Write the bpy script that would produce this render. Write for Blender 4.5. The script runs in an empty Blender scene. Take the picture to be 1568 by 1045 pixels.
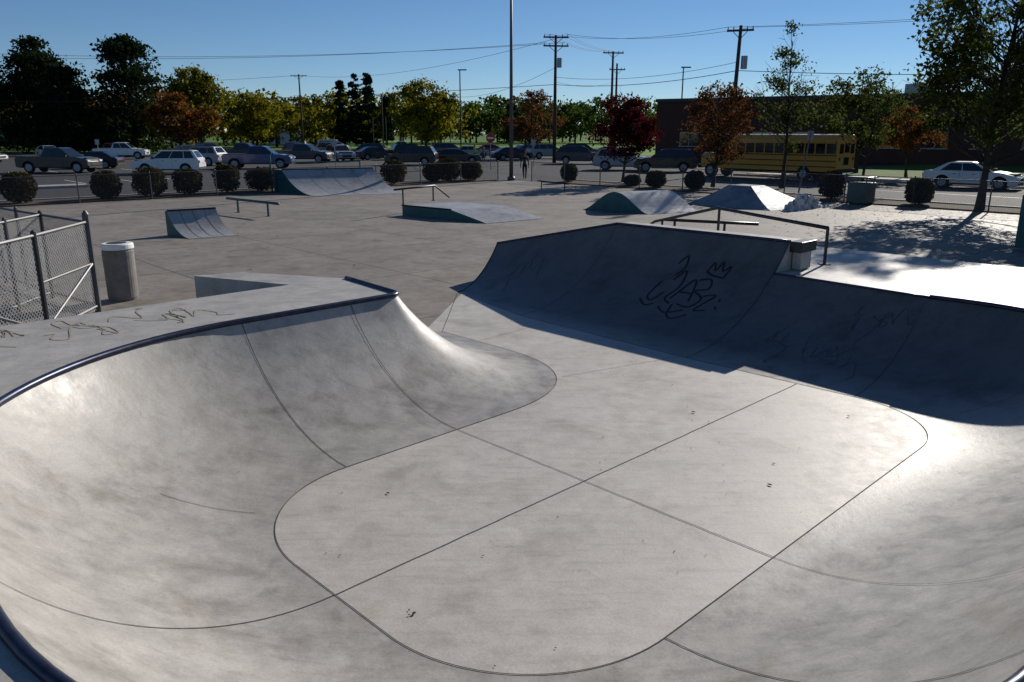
import bpy, math, random
from mathutils import Vector, Matrix, noise as mnoise
R=math.radians
scene=bpy.context.scene
random.seed(7)

# ------------------------------------------------------------------ helpers
class MB:
    def __init__(s): s.v=[];s.f=[];s.m=[]
    def poly(s,pts,mat=0):
        n=len(s.v); s.v+= [tuple(p) for p in pts]; s.f.append(tuple(range(n,n+len(pts)))); s.m.append(mat)
    def box(s,c,d,mat=0,rz=0.0,M=None):
        n=len(s.v); cr,sr=math.cos(rz),math.sin(rz)
        for dz in(-.5,.5):
            for dx,dy in((-.5,-.5),(.5,-.5),(.5,.5),(-.5,.5)):
                x,y,z=dx*d[0],dy*d[1],dz*d[2]
                p=Vector((x*cr-y*sr,x*sr+y*cr,z))
                if M: p=M@p
                s.v.append((c[0]+p.x,c[1]+p.y,c[2]+p.z))
        for q in((0,3,2,1),(4,5,6,7),(0,1,5,4),(1,2,6,5),(2,3,7,6),(3,0,4,7)):
            s.f.append(tuple(n+i for i in q)); s.m.append(mat)
    def prism(s,pts,ext,mat=0,matside=None):
        n=len(s.v);k=len(pts); e=Vector(ext)
        s.v+=[tuple(p) for p in pts]+[tuple(Vector(p)+e) for p in pts]
        ms=mat if matside is None else matside
        s.f.append(tuple(range(n,n+k))[::-1]); s.m.append(ms)
        s.f.append(tuple(range(n+k,n+2*k))); s.m.append(ms)
        for i in range(k):
            j=(i+1)%k; s.f.append((n+i,n+j,n+k+j,n+k+i)); s.m.append(mat)
    def tube(s,pts,rad,n=8,mat=0,cap=True):
        pts=[Vector(p) for p in pts]
        if not hasattr(rad,'__len__'): rad=[rad]*len(pts)
        base=len(s.v); up=Vector((0,0,1))
        for i,p in enumerate(pts):
            a=pts[max(i-1,0)];b=pts[min(i+1,len(pts)-1)]
            t=(b-a).normalized() if (b-a).length>1e-9 else up
            r=up if abs(t.z)<.95 else Vector((1,0,0))
            x=t.cross(r).normalized(); y=x.cross(t).normalized()
            for k in range(n):
                an=2*math.pi*k/n; q=p+(x*math.cos(an)+y*math.sin(an))*rad[i]
                s.v.append(tuple(q))
        for i in range(len(pts)-1):
            for k in range(n):
                a=base+i*n+k;b=base+i*n+(k+1)%n
                s.f.append((a,b,b+n,a+n)); s.m.append(mat)
        if cap:
            s.f.append(tuple(base+k for k in range(n))[::-1]); s.m.append(mat)
            e=base+(len(pts)-1)*n
            s.f.append(tuple(e+k for k in range(n))); s.m.append(mat)
    def ribbon(s,pts,nors,w,mat=0):
        pts=[Vector(p) for p in pts]; n0=len(s.v)
        for i,p in enumerate(pts):
            a=pts[max(i-1,0)];b=pts[min(i+1,len(pts)-1)]
            t=(b-a).normalized(); sd=t.cross(Vector(nors[i])).normalized()*(w/2)
            s.v.append(tuple(p-sd)); s.v.append(tuple(p+sd))
        for i in range(len(pts)-1):
            a=n0+2*i; s.f.append((a,a+1,a+3,a+2)); s.m.append(mat)
    def build(s,name,mats,parent=None,smooth=False,bevel=0,loc=None,rz=0,seg=2,angle=35):
        me=bpy.data.meshes.new(name); me.from_pydata(s.v,[],s.f); 
        for m in mats: me.materials.append(m)
        me.polygons.foreach_set('material_index',s.m)
        if smooth: me.polygons.foreach_set('use_smooth',[True]*len(s.f))
        me.update()
        ob=bpy.data.objects.new(name,me); scene.collection.objects.link(ob)
        if parent: ob.parent=parent
        if loc: ob.location=loc
        ob.rotation_euler[2]=rz
        if bevel:
            b=ob.modifiers.new('b','BEVEL'); b.width=bevel;b.segments=seg;b.limit_method='ANGLE';b.angle_limit=R(angle)
        return ob
def empty(name,loc=(0,0,0),rz=0):
    e=bpy.data.objects.new(name,None); e.empty_display_size=.3; scene.collection.objects.link(e)
    e.location=loc; e.rotation_euler[2]=rz; return e

def nodes(name):
    m=bpy.data.materials.new(name); m.use_nodes=True; nt=m.node_tree
    return m,nt,nt.nodes['Principled BSDF']
def mat(name,col,rough=.6,metal=0,var=.12,scale=6,bump=0,spec=.5,detail=4):
    m,nt,b=nodes(name); N=nt.nodes.new; L=nt.links.new
    tc=N('ShaderNodeTexCoord'); no=N('ShaderNodeTexNoise'); no.inputs['Scale'].default_value=scale; no.inputs['Detail'].default_value=detail
    L(tc.outputs['Object'],no.inputs['Vector'])
    cr=N('ShaderNodeValToRGB'); L(no.outputs['Fac'],cr.inputs['Fac'])
    cr.color_ramp.elements[0].position=.3;cr.color_ramp.elements[1].position=.7
    cr.color_ramp.elements[0].color=tuple(c*(1-var) for c in col)+(1,)
    cr.color_ramp.elements[1].color=tuple(min(1,c*(1+var)) for c in col)+(1,)
    L(cr.outputs[0],b.inputs['Base Color'])
    b.inputs['Roughness'].default_value=rough; b.inputs['Metallic'].default_value=metal
    b.inputs['Specular IOR Level'].default_value=spec
    if bump:
        bp=N('ShaderNodeBump'); bp.inputs['Strength'].default_value=bump; bp.inputs['Distance'].default_value=.02
        L(no.outputs['Fac'],bp.inputs['Height']); L(bp.outputs[0],b.inputs['Normal'])
    return m
def concrete(name,c1,c2,stain,r1,r2,joints=0,rot=0,spec=.5,bumpd=.004,wall_shade=False,smudge=.6):
    m,nt,b=nodes(name); N=nt.nodes.new; L=nt.links.new
    tc=N('ShaderNodeTexCoord')
    def noise(sc,det=6,dist=0,src=None,rough=.55):
        n=N('ShaderNodeTexNoise'); n.inputs['Scale'].default_value=sc;n.inputs['Detail'].default_value=det;n.inputs['Distortion'].default_value=dist
        n.inputs['Roughness'].default_value=rough
        L(src or tc.outputs['Object'],n.inputs['Vector']); return n
    def ramp(src,p0,p1,a,bb):
        c=N('ShaderNodeValToRGB'); c.color_ramp.elements[0].position=p0;c.color_ramp.elements[1].position=p1
        c.color_ramp.elements[0].color=a;c.color_ramp.elements[1].color=bb; L(src,c.inputs['Fac']); return c
    def mix(f,a,bb,mode='MIX'):
        x=N('ShaderNodeMix'); x.data_type='RGBA'; x.blend_type=mode
        if isinstance(f,(int,float)): x.inputs[0].default_value=f
        else: L(f,x.inputs[0])
        L(a,x.inputs[6]); L(bb,x.inputs[7]); return x.outputs[2]
    n1=noise(.7,9,.1,rough=.6); n2=noise(4.5,10,.15,rough=.68); n3=noise(60,4)
    base=ramp(n1.outputs['Fac'],.32,.70,c1+(1,),c2+(1,)).outputs[0]
    st=ramp(n2.outputs['Fac'],.36,.62,tuple(stain)+(1,),(1,1,1,1)).outputs[0]
    col=mix(.75,base,st,'MULTIPLY')
    sp=ramp(n3.outputs['Fac'],.3,.6,(.82,.82,.82,1),(1.04,1.04,1.04,1)).outputs[0]
    col=mix(.8,col,sp,'MULTIPLY')
    n5=noise(1.5,7,.4,rough=.6); sm=ramp(n5.outputs['Fac'],.52,.68,(1,1,1,1),(.64,.625,.60,1)).outputs[0]; col=mix(smudge,col,sm,'MULTIPLY')
    # a few brownish water marks
    n7=noise(.9,8,.8,rough=.65); wm=ramp(n7.outputs['Fac'],.60,.66,(1,1,1,1),(.88,.82,.72,1)).outputs[0]; col=mix(.5,col,wm,'MULTIPLY')
    mp2=N('ShaderNodeMapping'); mp2.inputs['Rotation'].default_value=(0,0,-.55); mp2.inputs['Scale'].default_value=(1.1,9,3)
    L(tc.outputs['Object'],mp2.inputs['Vector']); n6=noise(1.6,6,.3,mp2.outputs[0],.6)
    sc=ramp(n6.outputs['Fac'],.52,.68,(1,1,1,1),(.78,.78,.77,1)).outputs[0]; col=mix(.55,col,sc,'MULTIPLY')
    if joints:
        mp=N('ShaderNodeMapping'); mp.inputs['Rotation'].default_value=(0,0,rot); mp.inputs['Location'].default_value=(1.3,.7,0)
        L(tc.outputs['Object'],mp.inputs['Vector'])
        br=N('ShaderNodeTexBrick'); br.offset=0; br.inputs['Scale'].default_value=1
        br.inputs['Brick Width'].default_value=joints;br.inputs['Row Height'].default_value=joints
        br.inputs['Mortar Size'].default_value=.016;br.inputs['Mortar Smooth'].default_value=.2
        br.inputs['Color1'].default_value=(1,1,1,1);br.inputs['Color2'].default_value=(.86,.86,.87,1);br.inputs['Mortar'].default_value=(.3,.28,.26,1)
        L(mp.outputs[0],br.inputs['Vector']); col=mix(1,col,br.outputs['Color'],'MULTIPLY')
    if wall_shade:  # deepens the far walls' shadow with a dark bluish tint in base colour
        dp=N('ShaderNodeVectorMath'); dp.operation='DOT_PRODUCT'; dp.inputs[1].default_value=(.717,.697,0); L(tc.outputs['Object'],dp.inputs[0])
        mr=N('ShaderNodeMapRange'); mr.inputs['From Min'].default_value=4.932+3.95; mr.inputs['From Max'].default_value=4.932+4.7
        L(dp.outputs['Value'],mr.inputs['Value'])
        shade_tint=N('ShaderNodeMix'); shade_tint.data_type='RGBA'; L(mr.outputs[0],shade_tint.inputs[0]); shade_tint.inputs[6].default_value=(1,1,1,1); shade_tint.inputs[7].default_value=(.33,.34,.37,1)
        col=mix(1,col,shade_tint.outputs[2],'MULTIPLY')
    L(col,b.inputs['Base Color'])
    rr=N('ShaderNodeMapRange'); rr.inputs['From Min'].default_value=.35;rr.inputs['From Max'].default_value=.65
    rr.inputs['To Min'].default_value=r1;rr.inputs['To Max'].default_value=r2
    L(n2.outputs['Fac'],rr.inputs['Value']); L(rr.outputs[0],b.inputs['Roughness'])
    b.inputs['Specular IOR Level'].default_value=spec
    bp=N('ShaderNodeBump'); bp.inputs['Strength'].default_value=.5; bp.inputs['Distance'].default_value=bumpd
    n4=noise(9,10,rough=.62); L(n4.outputs['Fac'],bp.inputs['Height']); L(bp.outputs[0],b.inputs['Normal'])
    return m
def leafmat(name,cols,trans=.45):
    m=bpy.data.materials.new(name); m.use_nodes=True; nt=m.node_tree; nt.nodes.clear(); N=nt.nodes.new;L=nt.links.new
    g=N('ShaderNodeNewGeometry'); cr=N('ShaderNodeValToRGB'); L(g.outputs['Random Per Island'],cr.inputs['Fac'])
    el=cr.color_ramp.elements
    for i,c in enumerate(cols):
        p=i/(len(cols)-1)
        e=el[0] if i==0 else (el[1] if i==len(cols)-1 else el.new(p))
        e.position=p; e.color=tuple(c)+(1,)
    tc=N('ShaderNodeTexCoord');no=N('ShaderNodeTexNoise'); no.inputs['Scale'].default_value=.8; no.inputs['Detail'].default_value=3; L(tc.outputs['Object'],no.inputs['Vector'])
    mr=N('ShaderNodeMapRange'); mr.inputs['From Min'].default_value=.3;mr.inputs['From Max'].default_value=.7;mr.inputs['To Min'].default_value=.45;mr.inputs['To Max'].default_value=1.4
    L(no.outputs['Fac'],mr.inputs['Value'])
    mx=N('ShaderNodeVectorMath'); mx.operation='SCALE'; L(cr.outputs[0],mx.inputs[0]); L(mr.outputs[0],mx.inputs['Scale'])
    d=N('ShaderNodeBsdfDiffuse');t=N('ShaderNodeBsdfTranslucent'); L(mx.outputs[0],d.inputs[0]);L(mx.outputs[0],t.inputs[0])
    ms=N('ShaderNodeMixShader'); ms.inputs[0].default_value=trans; L(d.outputs[0],ms.inputs[1]);L(t.outputs[0],ms.inputs[2])
    o=N('ShaderNodeOutputMaterial'); L(ms.outputs[0],o.inputs[0]); return m

# ------------------------------------------------------------------ materials
ROT=R(44.2)
M_bowl=concrete('smooth_concrete',(.345,.325,.298),(.46,.435,.40),(.74,.735,.725),.40,.56,spec=.42,bumpd=.005,wall_shade=True,smudge=.95)
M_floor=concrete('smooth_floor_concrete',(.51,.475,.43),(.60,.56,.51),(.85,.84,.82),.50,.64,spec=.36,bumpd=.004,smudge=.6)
M_deck=concrete('deck_concrete',(.43,.405,.365),(.53,.50,.455),(.80,.78,.75),.42,.6,spec=.45,bumpd=.005)
M_plaza=concrete('plaza_concrete',(.25,.22,.187),(.345,.31,.27),(.72,.70,.67),.62,.8,joints=3.7,rot=-R(42.5),spec=.28,bumpd=.008,smudge=.8)
M_seam=mat('seam',(.06,.055,.05),.9)
M_asph=mat('asphalt',(.05,.05,.051),.88,var=.3,scale=3,bump=.3,detail=8,spec=.3)
M_grass=mat('grass',(.09,.15,.03),.95,var=.35,scale=.6,detail=10,spec=.1)
M_mulch=mat('mulch',(.11,.083,.06),.95,var=.5,scale=14,bump=.6,detail=8,spec=.2)
M_kerb=mat('kerb_concrete',(.40,.38,.345),.8,scale=3)
M_steel=mat('dark_steel',(.03,.034,.042),.42,metal=.6,scale=9,var=.3)
M_cop=mat('coping_steel',(.04,.045,.075),.36,metal=.7,scale=12,var=.3)
M_galv=mat('galvanised',(.30,.31,.32),.45,metal=.7,scale=20)
M_wire=mat('fence_wire',(.13,.13,.135),.6,metal=.2,spec=.3)
M_wire2=mat('galvanised_wire',(.24,.245,.25),.55,metal=.2)
M_post=mat('fence_post',(.10,.10,.105),.5,metal=.4)
M_teal=mat('teal_paint',(.010,.085,.088),.5,var=.25,scale=3)
M_ramp=concrete('ramp_surface',(.34,.345,.35),(.45,.455,.46),(.76,.76,.76),.40,.55,spec=.45)
M_wood=mat('pole_wood',(.07,.05,.038),.9,var=.3,scale=5,spec=.2)
M_white=mat('white_paint',(.78,.78,.76),.6,var=.04)
M_black=mat('black_rubber',(.015,.015,.016),.75)
M_glass=mat('car_glass',(.012,.015,.018),.06,spec=.8,var=.05)
M_bark=mat('bark',(.05,.04,.032),.95,var=.35,scale=9,bump=.8,detail=8,spec=.15)
M_brick=mat('brick',(.085,.040,.030),.9,var=.2,scale=8,spec=.2)
M_paint_g=mat('graffiti_paint',(.014,.014,.018),.7,var=.5,scale=20)
M_paint_f=mat('faded_marker',(.35,.31,.215),.7,var=.12)
M_paint_w=mat('faded_graffiti',(.075,.077,.08),.7,var=.3)
M_red=mat('sign_red',(.5,.02,.02),.5)
M_tail=mat('tail_light',(.3,.01,.01),.25)
M_head=mat('head_light',(.75,.76,.78),.15)

# ------------------------------------------------------------------ ground
g=MB(); g.poly([(-1500,-300,-.05),(1500,-300,-.05),(1500,2500,-.05),(-1500,2500,-.05)])
g.build('ground',[M_grass])
g=MB(); g.poly([(-260,-60,-.03),(90,-60,-.03),(90,30,-.03),(60,105,-.03),(8,112,-.03),(-45,118,-.03),(-260,130,-.03)])
g.build('asphalt_road',[M_asph])
g=MB(); g.poly([(-45,-20,0),(40,-20,0),(40,6,0),(16.5,32.7,0),(-.2,52,0),(-21.2,32.7,0),(-45,11,0)])
g.build('concrete_plaza',[M_plaza])
U=Vector((.655,-.756,0)); V=Vector((.756,.655,0))
UL=Vector((.737,.676,0)); VL=Vector((-.676,.737,0))
C0=Vector((-.2,52,0))
def RP(u,v,z=0): p=C0+U*u+V*v; return Vector((p.x,p.y,z))
def LP(u,v,z=0): p=C0+UL*u+VL*v; return Vector((p.x,p.y,z))
g=MB()
g.prism([RP(3,.05,-.03),RP(60,.05,-.03),RP(60,2.2,-.03),RP(3,2.2,-.03)],(0,0,.09))
g.prism([LP(-70,.05,-.03),LP(-1,.05,-.03),LP(-1,2.2,-.03),LP(-70,2.2,-.03)],(0,0,.09))
g.build('planting_strip',[M_mulch])
g=MB()
g.prism([RP(3,2.2,-.03),RP(60,2.2,-.03),RP(60,2.4,-.03),RP(3,2.4,-.03)],(0,0,.14))
g.prism([RP(6,16.3,-.03),RP(70,16.3,-.03),RP(70,16.5,-.03),RP(6,16.5,-.03)],(0,0,.14))
g.prism([LP(-70,2.2,-.03),LP(-1,2.2,-.03),LP(-1,2.4,-.03),LP(-70,2.4,-.03)],(0,0,.14))
g.prism([RP(6,18,-.03),RP(70,18,-.03),RP(70,19.6,-.03),RP(6,19.6,-.03)],(0,0,.12))
g.prism([LP(-70,11.6,-.03),LP(-22,11.6,-.03),LP(-22,13.2,-.03),LP(-70,13.2,-.03)],(0,0,.13))
g.build('kerb',[M_kerb])
g=MB()
g.poly([RP(6,16.5,.02),RP(70,16.5,.02),RP(70,60,.02),RP(6,60,.02)])
g.build('grass_verge',[M_grass])
g=MB(); g.poly([(-30,118,-.02),(9,112,-.02),(42,100,-.02),(90,160,-.02),(60,330,-.02),(-60,330,-.02)])
g.build('sports_field',[mat('field_grass',(.15,.27,.045),.95,var=.2,scale=.2,spec=.1)])
g=MB()
for k in range(14):
    a=LP(-52+k*2.8,15,-.024); b=a+VL*5; g.ribbon([a,b],[(0,0,1)]*2,.1)
for k in range(12):
    a=LP(-44+k*2.8,30,-.024); b=a+VL*5; g.ribbon([a,b],[(0,0,1)]*2,.1)
a=[RP(5+k,9.2,-.024) for k in range(0,60,2)]; g.ribbon(a,[(0,0,1)]*len(a),.1)
g.build('road_marking',[M_white])

# ------------------------------------------------------------------ skate bowl
O=Vector((.671,6.386,0)); A=Vector((.717,.697,0)); B=Vector((-.697,.717,0))
def W(a,b,z=0): p=O+A*a+B*b; return Vector((p.x,p.y,z))
st=[]
def seg(f0,c0,h0,f1,c1,h1,n,last=False):
    for i in range(n+(1 if last else 0)):
        t=i/n; st.append((tuple(f0[k]+(f1[k]-f0[k])*t for k in(0,1)),tuple(c0[k]+(c1[k]-c0[k])*t for k in(0,1)),h0+(h1-h0)*t))
def arc(cx,cy,rf,rc,a0,a1,n,h0,h1):
    for i in range(n):
        an=R(a0+(a1-a0)*i/n); c,s=math.cos(an),math.sin(an)
        st.append(((cx+rf*c,cy+rf*s),(cx+rc*c,cy+rc*s),h0+(h1-h0)*i/n))
BE=1.62
NH=30
seg((2.54,5.15),(.86,5.12),1.05,(2.54,3.84),(.74,3.84),1.05,6)
for i in range(NH): # broad hip corner (super-ellipse on the flat, small radius at the lip)
    an=math.pi/2*i/NH; c,s=math.cos(an),math.sin(an); px=2/2.5
    st.append(((.60+1.94*c**px,3.84-2.05*s**px),(.60+.14*c,3.84-.135*s),1.05))
seg((.60,1.79),(.60,3.705),1.05,(-1.35,1.77),(-1.35,3.70),1.05,8)
arc(-1.35,.57,1.2,3.13,90,180,26,1.05,1.05)
seg((-2.55,.57),(-4.48,.57),1.05,(-2.55,-.57),(-4.48,-.57),1.05,4)
arc(-1.35,-.57,1.2,3.13,180,270,26,1.05,1.05)
seg((-1.35,-1.77),(-1.35,-3.70),1.05,(2.95,-1.77),(2.95,-3.75),1.05,10)
arc(2.95,-.7,1.07,3.08,-90,0,26,1.05,.9)
seg((4.02,-.7),(6.03,-.7),.9,(4.0,BE),(6.25,BE),.9,8,True)
low=list(st)
st=[]
seg((4.0,BE),(6.70,BE),1.35,(4.18,5.06),(6.72,5.06),1.35,12)
seg((4.18,5.06),(6.72,5.06),1.35,(4.72,7.3),(6.55,8.15),.70,10,True)
tall=list(st)
Z0=.006
def prof(s,fr):
    (f,c,h)=s; run=math.hypot(c[0]-f[0],c[1]-f[1]); r=(run*run+h*h)/(2*h); pm=math.asin(min(1,run/r)) 
    if h>run: pm=math.pi-pm
    ph=pm*fr; k=r*math.sin(ph)/run; z=r*(1-math.cos(ph))
    a=f[0]+(c[0]-f[0])*k; b=f[1]+(c[1]-f[1])*k
    out=Vector(((c[0]-f[0])/run,(c[1]-f[1])/run)); wo=A*out.x+B*out.y
    nor=(-wo*math.sin(ph)+Vector((0,0,math.cos(ph)))).normalized()
    return W(a,b,z+Z0),nor
def loft(name,sts,parent,material,NP=18):
    m=MB(); 
    for s in sts:
        for j in range(NP+1): m.v.append(tuple(prof(s,j/NP)[0]))
    for i in range(len(sts)-1):
        for j in range(NP):
            a=i*(NP+1)+j; m.f.append((a,a+1,a+NP+2,a+NP+1)); m.m.append(0)
    return m.build(name,[material],parent,smooth=True)
bowl=empty('concrete_skate_bowl')
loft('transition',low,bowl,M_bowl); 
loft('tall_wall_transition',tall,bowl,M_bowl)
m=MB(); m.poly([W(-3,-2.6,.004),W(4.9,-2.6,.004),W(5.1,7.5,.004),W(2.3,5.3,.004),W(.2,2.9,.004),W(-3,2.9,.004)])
m.build('floor',[M_floor],bowl)
m=MB()
def ray(cx,cy,px,py,amin,amax,bmin,bmax):
    dx,dy=px-cx,py-cy; t=1e9
    if dx<-1e-6:t=min(t,(amin-cx)/dx)
    if dx>1e-6:t=min(t,(amax-cx)/dx)
    if dy<-1e-6:t=min(t,(bmin-cy)/dy)
    if dy>1e-6:t=min(t,(bmax-cy)/dy)
    return (cx+dx*t,cy+dy*t)
ring=[]
ring.append(((.07,3.7035),(.07,5.25),1.05))
for (f,c,h) in low:
    if c[0]>.07 and c[1]>0: 
        if c[0]<4: continue
    if c[0]<-1.35 and c[1]>.57: o=ray(-1.35,.57,c[0],c[1],-6.3,9.6,-5.7,5.25)
    elif c[0]<-1.35 and c[1]<-.57: o=ray(-1.35,-.57,c[0],c[1],-6.3,9.6,-5.7,5.25)
    elif c[0]<-4: o=(-6.3,c[1])
    elif c[0]>2.96 and c[1]<-.7: o=ray(2.95,-.7,c[0],c[1],-6.3,9.6,-5.7,5.25)
    elif c[0]>4: o=(9.6,c[1])
    elif c[1]>0: o=(c[0],5.25)
    else: o=(c[0],-5.7)
    ring.append((c,o,h))
for i in range(len(ring)-1):
    (c0,o0,h0),(c1,o1,h1)=ring[i],ring[i+1]
    m.poly([W(*c0,h0+Z0),W(*o0,h0+Z0),W(*o1,h1+Z0),W(*c1,h1+Z0)])
    m.poly([W(*o0,h0+Z0),W(*o0,-.05),W(*o1,-.05),W(*o1,h1+Z0)])
hd=1.05+Z0
hipc=[s[1] for s in low[:6+NH+1]][::-1]
arm=[(.07,3.7035)]+hipc+[(.06,6.62),(-.56,6.78),(.07,5.25)]
m.poly([W(a,b,hd) for a,b in arm])
outer=[(.86,5.12),(.06,6.62),(-.56,6.78),(.07,5.25)]
for p,q in zip(outer[:-1],outer[1:]):
    m.poly([W(*p,hd),W(*p,-.05),W(*q,-.05),W(*q,hd)])
ef=[prof(low[0],j/14)[0] for j in range(15)]
m.poly([W(.86,5.121,0)]+[Vector((p.x,p.y,p.z))+B*.001 for p in ef])
z9=.9+Z0
m.poly([W(6.25,BE,z9),W(9.6,BE,z9),W(9.6,4.7,z9),W(7.1,4.7,z9),W(7.1,BE,z9)])
m.poly([W(7.1,4.7,z9),W(9.6,4.7,z9),W(9.6,7.4,.01),W(7.1,7.4,.01)])
m.poly([W(9.6,BE,z9),W(9.6,BE,-.05),W(9.6,4.7,-.05),W(9.6,4.7,z9)])
m.poly([W(9.6,4.7,z9),W(9.6,4.7,-.05),W(9.6,7.4,.01)])
m.build('deck',[M_deck],bowl)
m=MB()
ct=[s[1] for s in tall]; hh=[s[2] for s in tall]
bk=[(c[0]+.42,c[1]+(0 if i<13 else .12*(i-12)/10)) for i,c in enumerate(ct)]
for i in range(len(ct)-1):
    a0,a1,b0,b1=ct[i],ct[i+1],bk[i],bk[i+1];h0,h1=hh[i]+Z0,hh[i+1]+Z0
    m.poly([W(*a0,h0),W(*b0,h0),W(*b1,h1),W(*a1,h1)])
    m.poly([W(*b0,h0),W(*b0,-.02),W(*b1,-.02),W(*b1,h1)])
e0=[prof(tall[0],j/16)[0] for j in range(17)]
m.poly(e0+[W(*bk[0],hh[0]+Z0),W(*bk[0],0.0),W(4.2,BE,0)])
e1=[prof(tall[-1],j/16)[0] for j in range(17)]
m.poly(e1+[W(*bk[-1],hh[-1]+Z0),W(*bk[-1],0.0)])
m.build('tall_wall',[M_deck],bowl)
m=MB(); m.box(tuple(W(6.94,BE-.09,1.275)),(.50,.22,.165),1,rz=ROT); m.box(tuple(W(6.94,BE-.09,1.05)),(.34,.15,.27),0,rz=ROT)
m.build('wall_end_block',[M_deck,M_steel],bowl,bevel=.01)
m=MB(); cp=[W(*s[1],s[2]+.012) for s in low if not(s[1][0]>6.02 and s[1][1]>-.7)]
m.tube(cp,.032,10); 
cl=[W(*s[1],s[2]+.004) for s in low if s[1][0]>6.0 and s[1][1]>-.8]
m.tube(cl,.022,6)
m.tube([W(*s[1],s[2]+.004) for s in tall],.028,6)
m.tube([prof(tall[-1],j/14)[0] for j in range(15)],.012,6)
m.build('coping',[M_cop],bowl,smooth=True)
# seams
m=MB(); up=(0,0,1)
pl=[];no=[]
for s in low: p,n=prof(s,.0); pl.append(p+Vector((0,0,.004)));no.append(up)
m.ribbon(pl,no,.0075)
pl=[];no=[]
for s in tall: p,n=prof(s,.0); pl.append(p+Vector((0,0,.004)));no.append(up)
m.ribbon(pl,no,.006)
rs=random.Random(3)
def fl(p,q,w=.008,n=40):
    P=[]
    dx,dy=q[0]-p[0],q[1]-p[1]; l=math.hypot(dx,dy)
    for i in range(n+1):
        j=rs.uniform(-.003,.003); P.append(W(p[0]+dx*i/n-dy/l*j,p[1]+dy*i/n+dx/l*j,.009))
    m.ribbon(P,[up]*len(P),w)
fl((-2.55,.04),(4.0,.04)); fl((0,1.77),(0,-1.77)); fl((2.15,2.25),(3.98,1.75),.005); fl((2.56,4.3),(4.15,4.4),.005); fl((2.56,5.15),(4.7,7.3),.008)
def ts(s,w=.008):
    P=[];Nn=[]
    for j in range(25):
        p,n=prof(s,j/24); P.append(p+n*.004);Nn.append(n)
    m.ribbon(P,Nn,w)
ts(((0,1.78),(0,3.70),1.05)); ts(((-1.35,1.77),(-1.35,3.70),1.05))
ts(((-2.55,.04),(-4.48,.04),1.05)); ts(((-1.35,-1.77),(-1.35,-3.7),1.05)); ts(((0,-1.77),(0,-3.7),1.05),.005)
ts(((4.02,-.66),(6.04,-.66),.9)); ts(((4.0,BE+.03),(6.7,BE+.03),1.35)); ts(((4.18,5.06),(6.72,5.06),1.35))
arcs=[s for s in low if s[1][0]<-1.4 and s[1][1]>.6]; 
P=[];Nn=[]
for j in range(2,11):
    p,n=prof(arcs[13],j/24); P.append(p+n*.004);Nn.append(n)
m.ribbon(P,Nn,.005)
arcs=[s for s in low if s[1][0]>3 and s[1][1]<-.75]; ts(arcs[13],.004)
m.build('seam_lines',[M_seam],bowl)
# graffiti
def wallpt(b,fr,sts):
    for i in range(len(sts)-1):
        b0,b1=sts[i][1][1],sts[i+1][1][1]
        if min(b0,b1)<=b<=max(b0,b1) and b0!=b1:
            t=(b-b0)/(b1-b0); s0,s1=sts[i],sts[i+1]
            s=(tuple(s0[0][k]+(s1[0][k]-s0[0][k])*t for k in(0,1)),tuple(s0[1][k]+(s1[1][k]-s0[1][k])*t for k in(0,1)),s0[2]+(s1[2]-s0[2])*t)
            p,n=prof(s,fr); return p+n*.004,n
    p,n=prof(sts[0],fr); return p+n*.004,n
def smoothpts(P,k=6):
    out=[]
    for i in range(len(P)-1):
        p0=P[max(i-1,0)];p1=P[i];p2=P[i+1];p3=P[min(i+2,len(P)-1)]
        for j in range(k):
            t=j/k; out.append(tuple(.5*((2*p1[d])+(-p0[d]+p2[d])*t+(2*p0[d]-5*p1[d]+4*p2[d]-p3[d])*t*t+(-p0[d]+3*p1[d]-3*p2[d]+p3[d])*t**3) for d in(0,1)))
    out.append(P[-1]); return out
def stroke(mb,P,sts,w,matid=0,sm=True):
    if sm: P=smoothpts(P)
    q=[wallpt(b,f,sts) for b,f in P]; mb.ribbon([x[0] for x in q],[x[1] for x in q],w,matid)
m=MB()
def gx(x,y): return (3.52-1.32*x, .44+.40*y)
S=[[(.05,.5),(.02,.2),(.12,.1),(.2,.3)],[(.2,.55),(.3,.75),(.35,.45),(.28,.2),(.4,.1)],[(.12,.85),(.2,1.0),(.25,.8),(.18,.65)],
[(.35,.2),(.5,.62),(.62,.2)],[(.4,.36),(.6,.36)],[(.55,.62),(.7,.66),(.75,.5),(.6,.42),(.75,.3),(.68,.1),(.5,.12)],
[(.75,.35),(.9,.4),(.82,.2),(.78,.06),(.92,.1)],[(.98,.35),(1.0,.3)],[(1.0,.2),(1.03,.15)],
[(.58,.78),(.62,.95),(.68,.82),(.73,.98),(.78,.83),(.86,.92),(.84,.72)],[(.58,.78),(.7,.73),(.84,.72)],
[(.3,.0),(.45,-.1),(.65,.02)],[(-.05,.1),(.1,-.02),(.2,.05)],[(.45,.1),(.5,-.12),(.62,-.2),(.75,-.05)]]
for s_ in S: stroke(m,[gx(*p) for p in s_],tall,.036)
random.seed(4)
for k in range(10):
    b0=random.uniform(-.6,1.2); f0=random.uniform(.4,.8)
    P=[(b0,f0)]
    for j in range(6): P.append((P[-1][0]-random.uniform(-.06,.13),max(.2,min(.92,P[-1][1]+random.uniform(-.14,.14)))))
    P=[(max(-.68,min(1.5,p[0])),p[1]) for p in P]
    stroke(m,P,low[-9:],.010,1)
for k in range(3):
    b0=random.uniform(5.2,7.2); P=[(b0,random.uniform(.4,.7))]
    for j in range(6): P.append((P[-1][0]-random.uniform(-.1,.16),max(.25,min(.9,P[-1][1]+random.uniform(-.14,.14)))))
    stroke(m,P,tall,.010,1)
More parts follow.
